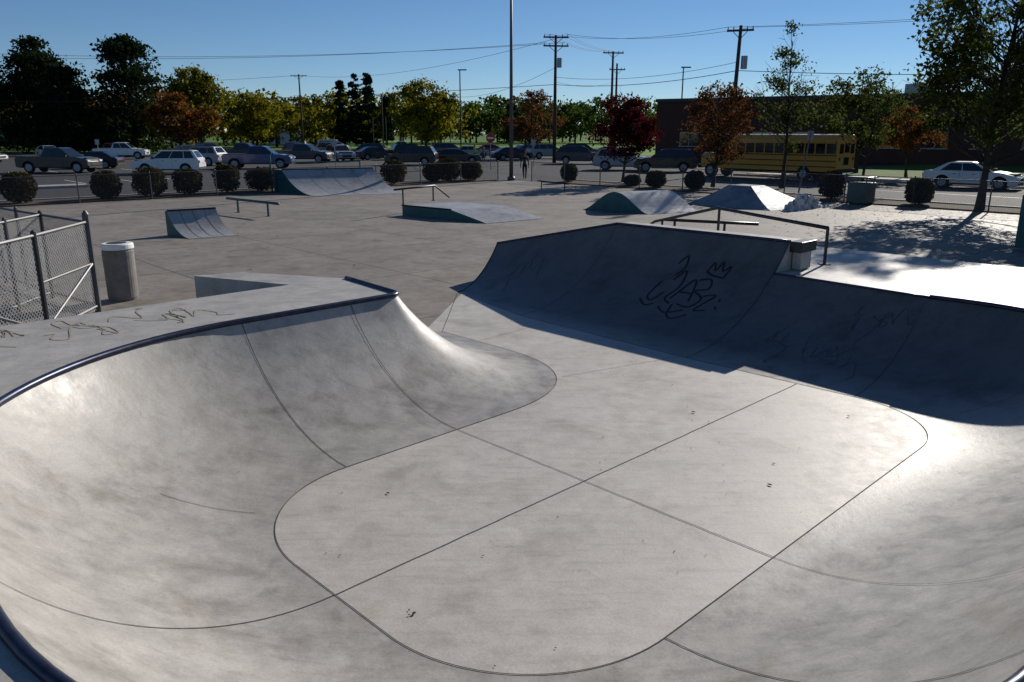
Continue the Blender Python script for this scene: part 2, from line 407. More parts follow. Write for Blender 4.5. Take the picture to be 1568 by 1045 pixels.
for k in range(11):
    a0=-3.9+k*.22; P=[(a0,4.45+random.uniform(-.2,.3))]
    for j in range(7): P.append((P[-1][0]+random.uniform(-.10,.17),max(4.1,min(5.1,P[-1][1]+random.uniform(-.38,.38)))))
    P=smoothpts(P); m.ribbon([W(a,b,1.061) for a,b in P],[up]*len(P),.018,2)
m.build('graffiti',[M_paint_g,M_paint_w,M_paint_f],bowl)
# fallen leaves
M_fall=leafmat('fallen_leaf',[(.16,.07,.03),(.07,.035,.02),(.22,.13,.05),(.05,.03,.02)],.1)
m=MB(); random.seed(11)
def leaf(mb,p,n,s):
    t=Vector((random.uniform(-1,1),random.uniform(-1,1),0)).normalized(); x=(t-n*t.dot(n)).normalized(); y=n.cross(x)
    c=p+n*.006; cu=n*s*random.uniform(.1,.45)
    n0=len(mb.v); P=[c-x*s,c-x*s*.3+y*s*.55+cu,c+x*s*.5+y*s*.45+cu*.6,c+x*s*1.1+cu*.3,c+x*s*.4-y*s*.5+cu,c-x*s*.4-y*s*.5+cu*.5]
    mb.v+=[tuple(q) for q in P]; mb.f.append(tuple(range(n0,n0+6))); mb.m.append(0)
for k in range(110):
    a=random.uniform(-2.4,4);b=random.uniform(-1.7,1.7) if a<2.6 else random.uniform(-1.7,6)
    leaf(m,W(a,b,.004),Vector(up),random.choice([.004,.005,.006,.008,.010]))
for (a,b,s) in [(1.1,-1.15,.026),(2.2,.35,.026),(-1.4,1.05,.02),(1.55,-.95,.018),(3.3,-.9,.02),(-2.3,-.5,.02)]: leaf(m,W(a,b,.006),Vector(up),s)
for k in range(50):
    s=random.choice(low); p,n=prof(s,random.uniform(0,.7)); leaf(m,p,n,random.choice([.004,.005,.007]))
for k in range(260):
    a=random.uniform(-14,40);b=random.uniform(6,45); w=W(a,b,0)
    if w.y<45: leaf(m,w,Vector(up),random.uniform(.02,.04))
for k in range(700):
    leaf(m,Vector((random.gauss(14,4),random.gauss(31,4),.0)),Vector(up),random.uniform(.02,.05))
m.build('fallen_leaves',[M_fall])

# ------------------------------------------------------------------ skate furniture
def rail(name,tops,posts,r=.03,foot=True,mt=M_steel):
    e=empty(name); m=MB(); m.tube(tops,r,8); m.build('bar',[mt],e,smooth=True)
    m=MB()
    for (t,bz) in posts:
        m.tube([t,(t[0],t[1],bz)],r*.85,8)
        if foot: m.box((t[0],t[1],bz+.008),(.16,.16,.014))
    m.build('posts',[mt],e)
    return e
rail('grind_rail',[(5.12,12.75,1.50),(4.08,15.72,1.55),(3.35,18.5,.98),(3.3,18.7,.9)],[((5.12,12.75,1.5),.906),((4.10,15.65,1.55),.2),((3.45,18.1,1.05),0)],.032)
rail('grind_rail',[(4.5,23.4,.5),(6.95,22.2,.5)],[((4.8,23.25,.5),0),((6.1,22.6,.5),0)],.045)
rail('grind_rail',[(-11.2,31.2,.5),(-8.45,28.7,.5)],[((-10.6,30.65,.5),0),((-9.0,29.2,.5),0)],.05,mt=M_teal)
rail('grind_rail',[(-4.35,29.4,.95),(-3.1,31.9,.95),(-2.6,32.9,.4)],[((-4.1,29.9,.95),.35),((-3.15,31.8,.95),.35)],.035)
rail('grind_rail',[(1.4,43.6,.45),(3.0,42.2,.35)],[((1.6,43.4,.45),0),((2.8,42.4,.38),0)],.035)
def quarter(name,p_top,down,width,h,run,deck,side=M_teal):
    e=empty(name); d=Vector(down).normalized(); w=Vector(width); P=Vector(p_top)
    pr=[]; r=(run*run+h*h)/(2*h); pm=math.asin(min(1,run/r))
    for j in range(13):
        ph=pm*(1-j/12); pr.append((run-r*math.sin(ph), r*(1-math.cos(ph))+.012))
    prof2=[(-deck,0),(-deck,h+.012)]+pr+[(run,0)]
    m=MB(); base=[P+d*x+Vector((0,0,z)) for x,z in prof2]
    m.prism(base,w,0,1)
    m.build('body',[M_ramp,side],e)
    m=MB(); b0=P-d*(deck+.004); m.poly([b0+Vector((0,0,.01)),b0+w+Vector((0,0,.01)),b0+w+Vector((0,0,h)),b0+Vector((0,0,h))]); m.build('back_panel',[side],e)
    m=MB(); a=P+Vector((0,0,h+.02)); m.tube([a,a+w],.03,8); m.build('lip',[M_steel],e)
    m=MB()
    for t in(.25,.5,.75):
        q=[P+w*t+d*x+Vector((0,0,z+.004)) for x,z in pr]; m.ribbon(q,[(0,0,1)]*len(q),.015)
    m.build('panel_joints',[M_seam],e)
    return e
quarter('quarter_pipe_ramp',(-10.3,23.6,0),(.75,-.66,0),(1.15,.85,0),.72,1.25,.12)
q=quarter('quarter_pipe_ramp',(-11.7,40.7,0),(.70,-.71,0),(4.3,2.0,0),1.15,3.0,.9)
m=MB()
p=Vector((-12.4,41.2,0)); m.tube([p,p+Vector((0,0,1.9))],.05,6)
m.tube([(-12.4,41.2,1.5),(-8.2,43.3,1.5)],.03,6); m.tube([(-8.2,43.3,0),(-8.2,43.3,1.5)],.04,6)
m.build('safety_rail',[M_teal],q)
e=empty('funbox_ramp'); m=MB(); n0=Vector((-4.1,29.6,0)); ax=Vector((.75,-.66,0)); wd=Vector((2.0,1.55,0))
m.prism([n0,n0+Vector((0,0,.36)),n0+ax*2.6+Vector((0,0,.36)),n0+ax*4.3+Vector((0,0,.015)),n0+ax*4.3],wd,0,1)
m.build('body',[M_ramp,M_teal],e)
m=MB(); a=n0+Vector((0,0,.37)); m.tube([a,a+ax*2.6],.03,6); m.build('edge',[M_steel],e)
e=empty('roll_over_hump_ramp'); m=MB(); n0=Vector((2.85,31.8,0)); ax=Vector((.76,-.65,0)); L_=3.0
P=[n0]+[n0+ax*(L_*i/20)+Vector((0,0,.012+.76*(.5-.5*math.cos(2*math.pi*i/20))**.8)) for i in range(21)]+[n0+ax*L_]
m.prism(P,(2.2,1.1,0),0,1); m.build('body',[concrete('hump_surface',(.46,.455,.44),(.58,.575,.56),(.8,.8,.8),.30,.42,spec=.6),M_teal],e)
e=empty('pyramid_ramp'); m=MB()
b4=[Vector((7.4,34.3,.01)),Vector((10.2,31.2,.01)),Vector((13.0,33.4,.01)),Vector((10.4,37,.01))]
cen=Vector((9.9,34.0,0)); t4=[cen+(p-cen)*.26+Vector((0,0,.82)) for p in b4]
NS=7
for i in range(4):
    j=(i+1)%4
    for k in range(NS):
        def q(a,b,t): 
            p=a.lerp(b,t); zz=b.z*(t**1.3); return Vector((p.x,p.y,.01+zz))
        t0,t1=k/NS,(k+1)/NS
        m.poly([q(b4[i],t4[i],t0),q(b4[j],t4[j],t0),q(b4[j],t4[j],t1),q(b4[i],t4[i],t1)])
m.poly([Vector((p.x,p.y,.83)) for p in t4]); m.build('body',[concrete('pyramid_surface',(.20,.22,.25),(.32,.34,.36),(.7,.7,.7),.52,.66,spec=.3,smudge=1)],e)
# pale rubble heap at the foot of the pyramid
m=MB(); G=34; rx,ry=1.35,.85; cx,cy=11.75,32.0
def hz(u,v):
    r=math.hypot(u,v); n=mnoise.fractal(Vector((u*3.1,v*3.1,2.7)),1.0,2.2,5)
    return max(-.02,(.52*(1-r**1.6))+.20*n*(1.1-r)) if r<1 else -.02
for i in range(G+1):
    for j in range(G+1):
        u,v=i/G*2-1,j/G*2-1; x=u*rx;y=v*ry; m.v.append((cx+x*.8-y*-.6*0+ y*.55,cy+x*.55+y*.8,hz(u,v)))
for i in range(G):
    for j in range(G):
        a=i*(G+1)+j; m.f.append((a,a+1,a+G+2,a+G+1)); m.m.append(0)
M_deb=mat('pale_rubble',(.5,.5,.49),.8,var=.55,scale=5,bump=.8,detail=8)
random.seed(88)
for k in range(90):
    u,v=random.gauss(0,.5),random.gauss(0,.5); x=u*rx;y=v*ry; s=random.uniform(.04,.11)
    z=max(0,hz(u,v)); m.tube([(cx+x*.8+y*.55,cy+x*.55+y*.8,z-s*.5),(cx+x*.8+y*.55+random.uniform(-s,s),cy+x*.55+y*.8+random.uniform(-s,s),z+s*.7)],[s,s*random.uniform(.3,.8)],5,0)
m.build('rubble_pile',[M_deb])
quarter('quarter_pipe_ramp',(14.2,21.6,0),(.75,.66,0),(1.6,-1.8,0),1.4,2.4,1.0)

# ------------------------------------------------------------------ bins
e=empty('trash_can',(-7.22,14.3,0)); m=MB(); m.tube([(0,0,0),(0,0,.06),(0,0,.9),(0,0,.93)],[.24,.26,.27,.26],32)
m.build('concrete_body',[concrete('aggregate',(.19,.175,.16),(.30,.285,.26),(.6,.6,.6),.8,.9)],e,smooth=False)
m=MB(); m.tube([(0,0,.935),(0,0,.95),(0,0,1.03),(0,0,1.05)],[.25,.28,.275,.25],32); m.build('lid',[M_white],e,bevel=.008)
m=MB(); m.tube([(0,0,1.052),(0,0,1.056)],[.17,.17],20)
m.build('opening',[M_black],e)
e=empty('litter_bin',(15.0,34.2,0),R(40)); m=MB(); m.box((0,0,.5),(.85,.85,.86)); m.box((0,0,.05),(.7,.7,.08)); m.build('body',[mat('bin_metal',(.05,.07,.065),.5)],e,bevel=.03)
m=MB()
for sx in(-.36,.36):
    for sy in(-.36,.36): m.box((sx,sy,1.02),(.05,.05,.2))
m.prism([Vector((-.47,-.47,1.12)),Vector((.47,-.47,1.12)),Vector((.47,.47,1.12)),Vector((-.47,.47,1.12))],(0,0,.06)); m.build('lid',[mat('bin_lid',(.08,.10,.10),.45)],e,bevel=.02)

# ------------------------------------------------------------------ fences
def chain(mb,p0,p1,h,pitch=.055,w=.004,z0=.05,mid=0):
    p0=Vector(p0);p1=Vector(p1); L=(p1-p0).length; d=(p1-p0)/L
    k=-int(h/pitch)-1
    while k*pitch<L+h:
        for sg in(1,-1):
            s0=k*pitch; s1=s0+sg*h
            lo,hi=0.0,1.0
            for lim,side in((0,1),(L,-1)):
                fa=side*(s0-lim);fb=side*(s1-lim)
                if fa<0 and fb<0: lo=2;break
                if fa<0: lo=max(lo,fa/(fa-fb))
                if fb<0: hi=min(hi,fa/(fa-fb))
            if lo<hi:
                P=p0+d*(s0+(s1-s0)*lo)+Vector((0,0,z0+h*lo)); Q=p0+d*(s0+(s1-s0)*hi)+Vector((0,0,z0+h*hi))
                o=d*w*.7; mb.poly([P-o,P+o,Q+o,Q-o],mid)
        k+=1
def fence(name,pts,h,step=3.0,pitch=.055,w=.004,pr=.03,midrail=False,wm=M_wire):
    e=empty(name); mf=MB(); mp=MB()
    for i in range(len(pts)-1):
        a=Vector(pts[i]);b=Vector(pts[i+1]); L=(b-a).length; n=max(1,round(L/step)); chain(mf,a,b,h,pitch,w)
        for k in range(n+1):
            p=a+(b-a)*k/n; mp.tube([p,p+Vector((0,0,h+.1)),p+Vector((0,0,h+.13))],[pr,pr,pr*.4],8)
        mp.tube([a+Vector((0,0,h+.05)),b+Vector((0,0,h+.05))],pr*.65,6)
        if midrail: mp.tube([a+Vector((0,0,.12)),b+Vector((0,0,.12))],pr*.6,6)
    mf.build('mesh',[wm],e); mp.build('posts',[M_post],e); return e
fence('chain_link_fence',[(-45,11,0),(-21.2,32.7,0),(-.9,51.4,0)],1.15,3.0,.08,.005)
fence('chain_link_fence',[RP(2.2,0),RP(25.5,0),RP(60,0)],1.15,3.0,.08,.005)
f=fence('chain_link_gate',[(-7.13,13.2,0),(-6.95,11.4,0),(-6.85,9.2,0)],1.5,1.8,.075,.011,.04,True,M_wire2)
m=MB(); m.tube([(-6.95,11.35,.15),(-7.1,13.15,.85)],.02,6); m.tube([(-6.95,11.4,.85),(-7.12,13.2,.85)],.02,6); m.tube([(-6.86,9.3,1.0),(-6.95,11.4,.12)],.02,6); m.tube([(-7.13,13.2,0),(-7.13,13.2,1.68),(-7.13,13.2,1.74)],[.055,.055,.02],10); m.build('brace',[M_post],f)
f=fence('chain_link_fence',[(-7.13,13.2,0),(-8.6,14.4,0),(-10.4,15.9,0),(-16,20.6,0)],1.5,1.5,.075,.011,.035,True,M_wire2)
f=fence('chain_link_fence',[(-8.6,14.4,0),(-8.4,12.0,0),(-8.2,8.5,0)],1.5,1.2,.075,.011,.035,True,M_wire2)

# ------------------------------------------------------------------ foliage
def addleaf(mb,p,s,mid):
    a=Vector((random.gauss(0,1),random.gauss(0,1),random.gauss(0,1))).normalized()
    b=a.cross(Vector((random.gauss(0,1),random.gauss(0,1),random.gauss(0,1)))).normalized()
    s1=s*random.uniform(.6,1.2); n=len(mb.v)
    for q in (p-a*s1,p+b*s1*.6,p+a*s1,p-b*s1*.6): mb.v.append((q.x,q.y,q.z))
    mb.f.append((n,n+1,n+2,n+3)); mb.m.append(mid)
def tree(name,x,y,h,cw,cb,tr,lm,ncl=60,nl=60,ls=.1,cr=.55,seed=1,lean=(0,0),shape=1.0,bare=0.0,zbase=0):
    random.seed(seed); mb=MB(); H=h
    def axis(t): return Vector((lean[0]*t+.12*math.sin(t*5+seed),lean[1]*t+.1*math.cos(t*4+seed)-.1,H*t))
    n=9; top=.88
    mb.tube([axis(i/n*top) for i in range(n+1)],[tr*(1-.9*(i/n))+(.5*tr if i==0 else 0)+.01 for i in range(n+1)],8,0)
    cz=(cb+H)/2; rz=(H-cb)/2
    for k in range(ncl):
        while True:
            u=Vector((random.uniform(-1,1),random.uniform(-1,1),random.uniform(-1,1)))
            if .25<u.length<1: break
        rr=1 if u.z<0 else (1-.45*u.z*shape)
        lob=1+.22*math.sin(3*math.atan2(u.y,u.x)+seed)+.15*math.sin(5*u.z+seed*2)
        c=Vector((u.x*cw/2*rr*lob,u.y*cw/2*rr*lob,cz+u.z*rz))
        t0=max(.12,min(.85,(c.z-math.hypot(c.x,c.y)*.8)/H)); t0=max(t0,cb/H*.8)
        s0=axis(t0*.98); c=c+axis(c.z/H)*1.0-Vector((0,0,c.z))
        mid=(s0+c)/2+Vector((0,0,-.08*(c-s0).length))
        br=tr*.3*(1-t0)+.01
        mb.tube([s0,mid,c],[br,br*.55,.006],5,0,cap=False)
        for j in range(2):
            d=c+Vector((random.gauss(0,cr*.7),random.gauss(0,cr*.7),random.gauss(0,cr*.6)))
            mb.tube([mid.lerp(c,.4),d],[br*.4,.005],4,0,cap=False)
        if random.random()<bare and c.z>cb+.35*(H-cb): continue
        q=random.uniform(.55,1.25)
        for j in range(int(nl*random.uniform(.5,1.3))):
            p=c+Vector((random.gauss(0,cr*q*.55),random.gauss(0,cr*q*.55),random.gauss(0,cr*q*.42)))
            addleaf(mb,p,ls,1)
    return mb.build(name,[M_bark,lm],loc=(x,y,zbase))
def conifer(name,x,y,h,w,lm,seed,nb=240,ls=.4,power=.7,per=26):
    random.seed(seed); mb=MB(); mb.tube([(0,0,0),(0,0,h*.5),(0,0,h)],[w*.035+.1,w*.02+.05,.03],7,0)
    tiers=[random.uniform(.05,1) for _ in range(16)]
    for k in range(nb):
        t=random.random()**.9*.94+.06
        if random.random()<.6: t=min(1,max(.06,random.choice(tiers)+random.gauss(0,.012)))
        z=h*t
        an=random.uniform(0,2*math.pi)
        L=w/2*((1-t)**power)*random.uniform(.55,1.2)*(1+.22*math.sin(an*2+seed+t*9)) + .25
        if t<.15: L*=.85
        d=Vector((math.cos(an),math.sin(an),0)); tip=d*L+Vector((0,0,z+L*random.uniform(-.2,.15)))
        mb.tube([(0,0,z),tip],[.05,.01],4,0,cap=False)
        for j in range(per):
            q=random.uniform(.3,1.08); p=Vector((0,0,z)).lerp(tip,q)+Vector((random.gauss(0,.25),random.gauss(0,.25),random.gauss(0,.16)))*(w/9+.3)
            addleaf(mb,p,ls,1)
    return mb.build(name,[M_bark,lm],loc=(x,y,0))
LG=leafmat('leaf_green_yellow',[(.05,.075,.015),(.11,.12,.02),(.21,.16,.025),(.07,.08,.02)],.5)
LR=leafmat('leaf_dark_red',[(.09,.010,.014),(.15,.016,.022),(.05,.010,.01)],.45)
LB=leafmat('leaf_bronze',[(.09,.045,.02),(.13,.07,.025),(.06,.05,.02),(.16,.065,.02)],.45)
LO=leafmat('leaf_orange',[(.22,.06,.015),(.30,.11,.02),(.13,.055,.02),(.09,.08,.02)],.45)
LY=leafmat('leaf_yellow_green',[(.12,.13,.015),(.32,.23,.015),(.08,.11,.015),(.22,.18,.015)],.5)
LD=leafmat('leaf_dark_green',[(.026,.042,.016),(.042,.060,.022),(.018,.030,.014)],.3)
LM=leafmat('leaf_mid_green',[(.06,.10,.018),(.10,.13,.02),(.05,.075,.014)],.45)
LBush=leafmat('leaf_bush',[(.045,.05,.02),(.05,.075,.024),(.032,.05,.018),(.075,.05,.028)],.2)
tree('autumn_tree',18.4,31.4,11.5,7.8,2.2,.13,LG,200,105,.105,.52,3,(.9,.2),.6,.04)
tree('red_maple_tree',6.8,48.3,5.1,4.0,1.5,.08,LR,80,90,.10,.42,5,(0,0),.9,.1)
tree('bronze_tree',11.4,45.2,5.7,4.5,1.5,.09,LB,85,70,.09,.45,6,(0,0),.7,.15)
tree('autumn_tree',14.9,44.4,8.7,3.3,2.0,.10,LG,75,50,.09,.42,7,(.1,0),.8,.45)
tree('autumn_tree',19.0,43.2,6.0,3.6,1.9,.08,LG,50,60,.08,.4,17,(.2,0),.6,.25)
tree('autumn_tree',26.0,61,7.4,6.6,2.0,.13,LG,100,80,.13,.6,8,(0,0),.6,.1)
tree('orange_maple_tree',26.2,53.5,4.9,3.9,1.6,.09,LO,65,70,.10,.42,9,(0,0),.8,.1)
tree('autumn_tree',36,60,7.8,6,2.2,.13,LM,70,80,.13,.6,19,(0,0),.7,.1)
tree('bronze_tree',2.3,97,7.8,7.2,1.8,.15,LB,90,60,.16,.7,10,(0,0),.8,.3)
tree('yellow_maple_tree',-12.9,122,10.4,9.6,2.0,.25,LY,120,70,.26,.9,12,(0,0),.7)
tree('orange_maple_tree',-46,112,8.0,8.5,1.8,.2,LO,90,70,.24,.8,13,(0,0),.7)
tree('green_tree',-48.0,125,13.0,9.5,2.5,.28,LY,120,70,.28,1.0,14,(0,0),.7)
tree('bronze_tree',-82,118,9.5,9,2,.25,LB,90,70,.25,.9,15)
tree('yellow_maple_tree',-43,135,9.5,8,2,.25,LY,90,70,.25,.9,16)
conifer('spruce_tree',-75.5,131,17.0,19,LD,21,400,.36,.5)
conifer('spruce_tree',-61.0,131,17.0,17,LD,22,400,.36,.42)
conifer('spruce_tree',-69,126,12.5,14,LD,23,240,.38,.6)
conifer('spruce_tree',-88,138,12,13,LD,24,240,.38,.6)
for i,(x,y,h,w) in enumerate([(-38.5,184,13.8,4.5),(-35.3,184,15.2,4.5),(-32.6,185,15.8,5),(0,190,9.5,5),(-29,188,11,4)]):
    conifer('cedar_tree',x,y,h,w,LD,30+i,140,.4,.6,22)
def belt(name,x0,x1,y,h0,h1,n,lm,seed,w=9,ls=.55,cl=26,nl=34):
    random.seed(seed); mb=MB()
    for k in range(n):
        x=x0+(x1-x0)*(k+random.uniform(.1,.9))/n; yy=y+random.uniform(-8,8); h=random.uniform(h0,h1); ww=w*random.uniform(.7,1.3)
        mb.tube([(x,yy,0),(x,yy,h*.8)],[.3,.06],5,0)
        for c in range(cl):
            u=Vector((random.gauss(0,.42),random.gauss(0,.42),random.uniform(-.9,1)))
            s=math.sqrt(max(.1,1-u.z*u.z*.8)); cc=Vector((x+u.x*ww*s,yy+u.y*ww*s,h*.53+u.z*h*.39)); q=random.uniform(.6,1.3)
            for j in range(nl):
                addleaf(mb,cc+Vector((random.gauss(0,.9*q),random.gauss(0,.9*q),random.gauss(0,.7*q))),ls,1)
    return mb.build(name,[M_bark,lm])
belt('distant_tree_line',-150,-15,215,11,14.5,26,LY,41)
belt('distant_tree_line',-60,60,235,9.5,14,22,LM,42)
belt('distant_tree_line',-170,-62,165,10,13.5,16,LB,43)
belt('distant_tree_line',-10,90,300,10,13,16,LM,44)
belt('distant_tree_line',-60,-42,175,8,11,4,LY,45)
belt('distant_tree_line',-190,25,255,11,14.5,30,LM,46,12,.7,22,30)
def bush(x,y,h,w,seed):
    random.seed(seed); mb=MB()
    for k in range(7):
        an=random.uniform(0,6.28); mb.tube([(0,0,0),(math.cos(an)*w*.3,math.sin(an)*w*.3,h*.8)],[.03,.01],4,0,cap=False)
    for k in range(3000):
        while True:
            u=Vector((random.uniform(-1,1),random.uniform(-1,1),random.uniform(-1,1)))
            r=(abs(u.x)**2.4+abs(u.y)**2.4)**(2.8/2.4)+abs(u.z)**2.8
            if r<1: break
        an=math.atan2(u.y,u.x); k2=1+.07*math.sin(4*an+seed)+.06*math.sin(5*u.z+an*2+seed)
        addleaf(mb,Vector((u.x*w/2*k2,u.y*w/2*k2,h*(.51+.48*u.z*(1+.06*math.sin(3*an+seed))))),.07,1)
    return mb.build('shrub_bush',[M_bark,LBush],loc=(x,y,.06))
for i,u in enumerate([-29.5,-27.5,-24.0,-22.0,-20.2,-18.3,-16.5,-8.2,-5.2,-4.0,-2.3]):
    p=LP(u,1.15+.15*math.sin(i*5)); bush(p.x,p.y,1.3+.13*math.sin(i*3),1.4+.2*math.cos(i*2),50+i)
for i,u in enumerate([4.4,13.8,9.5,11.2,21.4,25.3,30]):
    p=RP(u,1.1); bush(p.x,p.y,[1.1,1.0,.6,.9,1.25,1.1,1][i],[1.0,1.0,.9,1.1,1.1,1.1,1][i],70+i)

# ------------------------------------------------------------------ vehicles
def paint(name,col,rough=.25):
    m,nt,b=nodes(name); b.inputs['Base Color'].default_value=tuple(col)+(1,); b.inputs['Roughness'].default_value=rough
    b.inputs['Coat Weight'].default_value=.5; b.inputs['Coat Roughness'].default_value=.08
    N=nt.nodes.new('ShaderNodeTexNoise'); N.inputs['Scale'].default_value=2; mr=nt.nodes.new('ShaderNodeMapRange'); mr.inputs['To Min'].default_value=rough*.7; mr.inputs['To Max'].default_value=rough*1.5
    nt.links.new(N.outputs['Fac'],mr.inputs['Value']); nt.links.new(mr.outputs[0],b.inputs['Roughness'])
    return m
PC={'white':paint('paint_white',(.72,.72,.71)),'black':paint('paint_black',(.010,.010,.012)),'blue':paint('paint_blue',(.008,.04,.17)),'silver':paint('paint_silver',(.33,.34,.35)),
'gray':paint('paint_gray',(.11,.115,.12)),'red':paint('paint_red',(.25,.012,.012)),'navy':paint('paint_navy',(.012,.018,.036)),'tan':paint('paint_tan',(.3,.27,.21))}
SP={'sedan':dict(L=4.75,W=1.82,H=1.45,zb=.95,zh=.86,c=(-2.0,1.15,-1.2,.2),rw=.33,gc=.22),
'suv':dict(L=4.85,W=1.92,H=1.75,zb=1.12,zh=1.05,c=(-2.34,1.15,-1.95,.35),rw=.37,gc=.28),
'pickup':dict(L=5.8,W=2.0,H=1.9,zb=1.22,zh=1.16,c=(-.85,1.5,-.6,.7),rw=.41,gc=.38),
'van':dict(L=5.1,W=1.98,H=1.8,zb=1.05,zh=.95,c=(-2.5,1.65,-2.3,.75),rw=.35,gc=.25)}
NAME={'sedan':'parked_sedan','suv':'parked_suv','pickup':'pickup_truck','van':'parked_minivan'}
def car(kind,x,y,hd,col,z=-.03):
    s=SP[kind]; L,Wd,H,zb,zh,rw,gc=s['L'],s['W'],s['H'],s['zb'],s['zh'],s['rw'],s['gc']; x0,x1,x2,x3=s['c']
    e=empty(NAME[kind],(x,y,z),hd); pm=PC[col]
    wf=L/2-.92; wr=-L/2+1.02; ra=rw+.07
    P=[(-L/2+.06,gc+.05),(-L/2,gc+.2),(-L/2,zb-.25),(-L/2+.06,zb-.02)]
    P+=[(x0,zb+.02),(x1,zb),((x1+L/2-.5)/2,(zb+zh)/2+.01),(L/2-.5,zh-.03),(L/2-.14,zh-.12),(L/2-.02,zh-.3),(L/2,gc+.18),(L/2-.08,gc+.02)]
    def ar(cx):
        return [(cx+ra*math.cos(R(a)),max(gc,rw+ra*math.sin(R(a)))) for a in range(-10,200,15)]
    P+=[(wf+ra+.02,gc)]+[p for p in ar(wf)]+[(wf-ra-.02,gc),(wr+ra+.02,gc)]+[p for p in ar(wr)]+[(wr-ra-.02,gc)]
    m=MB(); pts=[Vector((px,-Wd/2,pz)) for px,pz in P]; m.prism(pts,(0,Wd,0))
    m.build('body',[pm],e,bevel=.05,seg=3,angle=25)
    m=MB(); m.box((0,0,(gc+zb)/2-.02),(L-.35,Wd-.5,zb-gc-.12)); m.build('chassis',[M_black],e)
    wb=Wd/2-.07; wt=Wd/2-.27; zc=zb-.01; m=MB()
    xm=(x2+x3)/2
    lo=[Vector((x0,-wb,zc)),Vector((x1,-wb,zc)),Vector((x1,wb,zc)),Vector((x0,wb,zc))]
    hi=[Vector((x2,-wt,H-.05)),Vector((x3,-wt,H-.05)),Vector((x3,wt,H-.05)),Vector((x2,wt,H-.05))]
    rf=[Vector((x2+.3,-wt+.12,H)),Vector((x3-.25,-wt+.12,H)),Vector((x3-.25,wt-.12,H)),Vector((x2+.3,wt-.12,H))]
    for i in range(4):
        j=(i+1)%4; m.poly([lo[i],lo[j],hi[j],hi[i]]); m.poly([hi[i],hi[j],rf[j],rf[i]])
    m.poly(rf)
    m.build('cabin',[pm],e,bevel=.03,seg=2,angle=40)
    m=MB()
    def panel(a,b,c,d,u0,u1,v0,v1,off):
        def q(u,v): return a.lerp(b,u).lerp(d.lerp(c,u),v)
        n=(b-a).cross(d-a).normalized()*off
        m.poly([q(u0,v0)+n,q(u1,v0)+n,q(u1,v1)+n,q(u0,v1)+n])
    sp=[(.07,.46),(.49,.93)] if kind=='pickup' else ([(.07,.28),(.30,.60),(.62,.94)] if kind!='sedan' else [(.14,.50),(.52,.9)])
    for u0,u1 in sp:
        panel(lo[0],lo[1],hi[1],hi[0],u0,u1,.08,.93,.012)
        panel(lo[2],lo[3],hi[3],hi[2],1-u1,1-u0,.08,.93,.012)
    panel(lo[1],lo[2],hi[2],hi[1],.05,.95,.06,.95,.012); panel(lo[3],lo[0],hi[0],hi[3],.08,.92,.15,.93,.012)
    m.build('windows',[M_glass],e)
    m=MB()
    for cx in(wf,wr):
        for sy in(-1,1):
            yo=sy*(Wd/2-.02); yi=sy*(Wd/2-.24)
            m.tube([(cx,yi,rw),(cx,yo-sy*.03,rw),(cx,yo,rw)],[rw,rw,rw-.03],20,0)
            m.tube([(cx,yo+sy*.001,rw),(cx,yo+sy*.008,rw)],[rw*.66,rw*.6],14,1)
            for k in range(5):
                an=k*1.2566; m.box((cx+math.cos(an)*rw*.33,yo+sy*.01,rw+math.sin(an)*rw*.33),(rw*.16,.012,rw*.16),2)
    m.build('wheels',[M_black,M_galv,M_black],e)
    m=MB()
    for sy in(-1,1):
        m.box((L/2-.09,sy*(Wd/2-.22),zh-.24),(.22,.36,.13),0)
        m.box((-L/2+.05,sy*(Wd/2-.13),zb-.22),(.14,.22,.2),1)
        m.box((x1-.25,sy*(Wd/2+.05),zb+.06),(.13,.2,.13),2)
    m.box((L/2-.03,0,gc+.32),(.1,Wd*.5,.2),2); m.box((L/2-.02,0,gc+.08),(.1,Wd*.86,.1),2); m.box((-L/2+.02,0,gc+.16),(.1,Wd*.9,.14),2)
    if kind=='pickup': m.box(((-L/2+x0)/2-.02,0,zb+.01),(x0+L/2-.25,Wd-.3,.04),2)
    for sy in(-1,1):
        m.box((.2,sy*(Wd/2+.002),zb-.15),(.16,.02,.03),2); m.box((-.75,sy*(Wd/2+.002),zb-.15),(.16,.02,.03),2)
        m.box((0,sy*(Wd/2-.01),gc+.05),(L-2.9,.03,.08),2)
        for px in (-.5,.55): m.box((px if kind!='pickup' else px+.35,sy*(Wd/2-.001),(gc+zb)/2+.05),(.012,.01,zb-gc-.15),2)
    if kind=='suv':
        for sy in(-1,1): m.box((xm,sy*(wt-.08),H+.02),(x3-x2-.3,.04,.035),2)
    m.build('lights_and_trim',[M_head,M_tail,M_black],e)
    return e
D=R
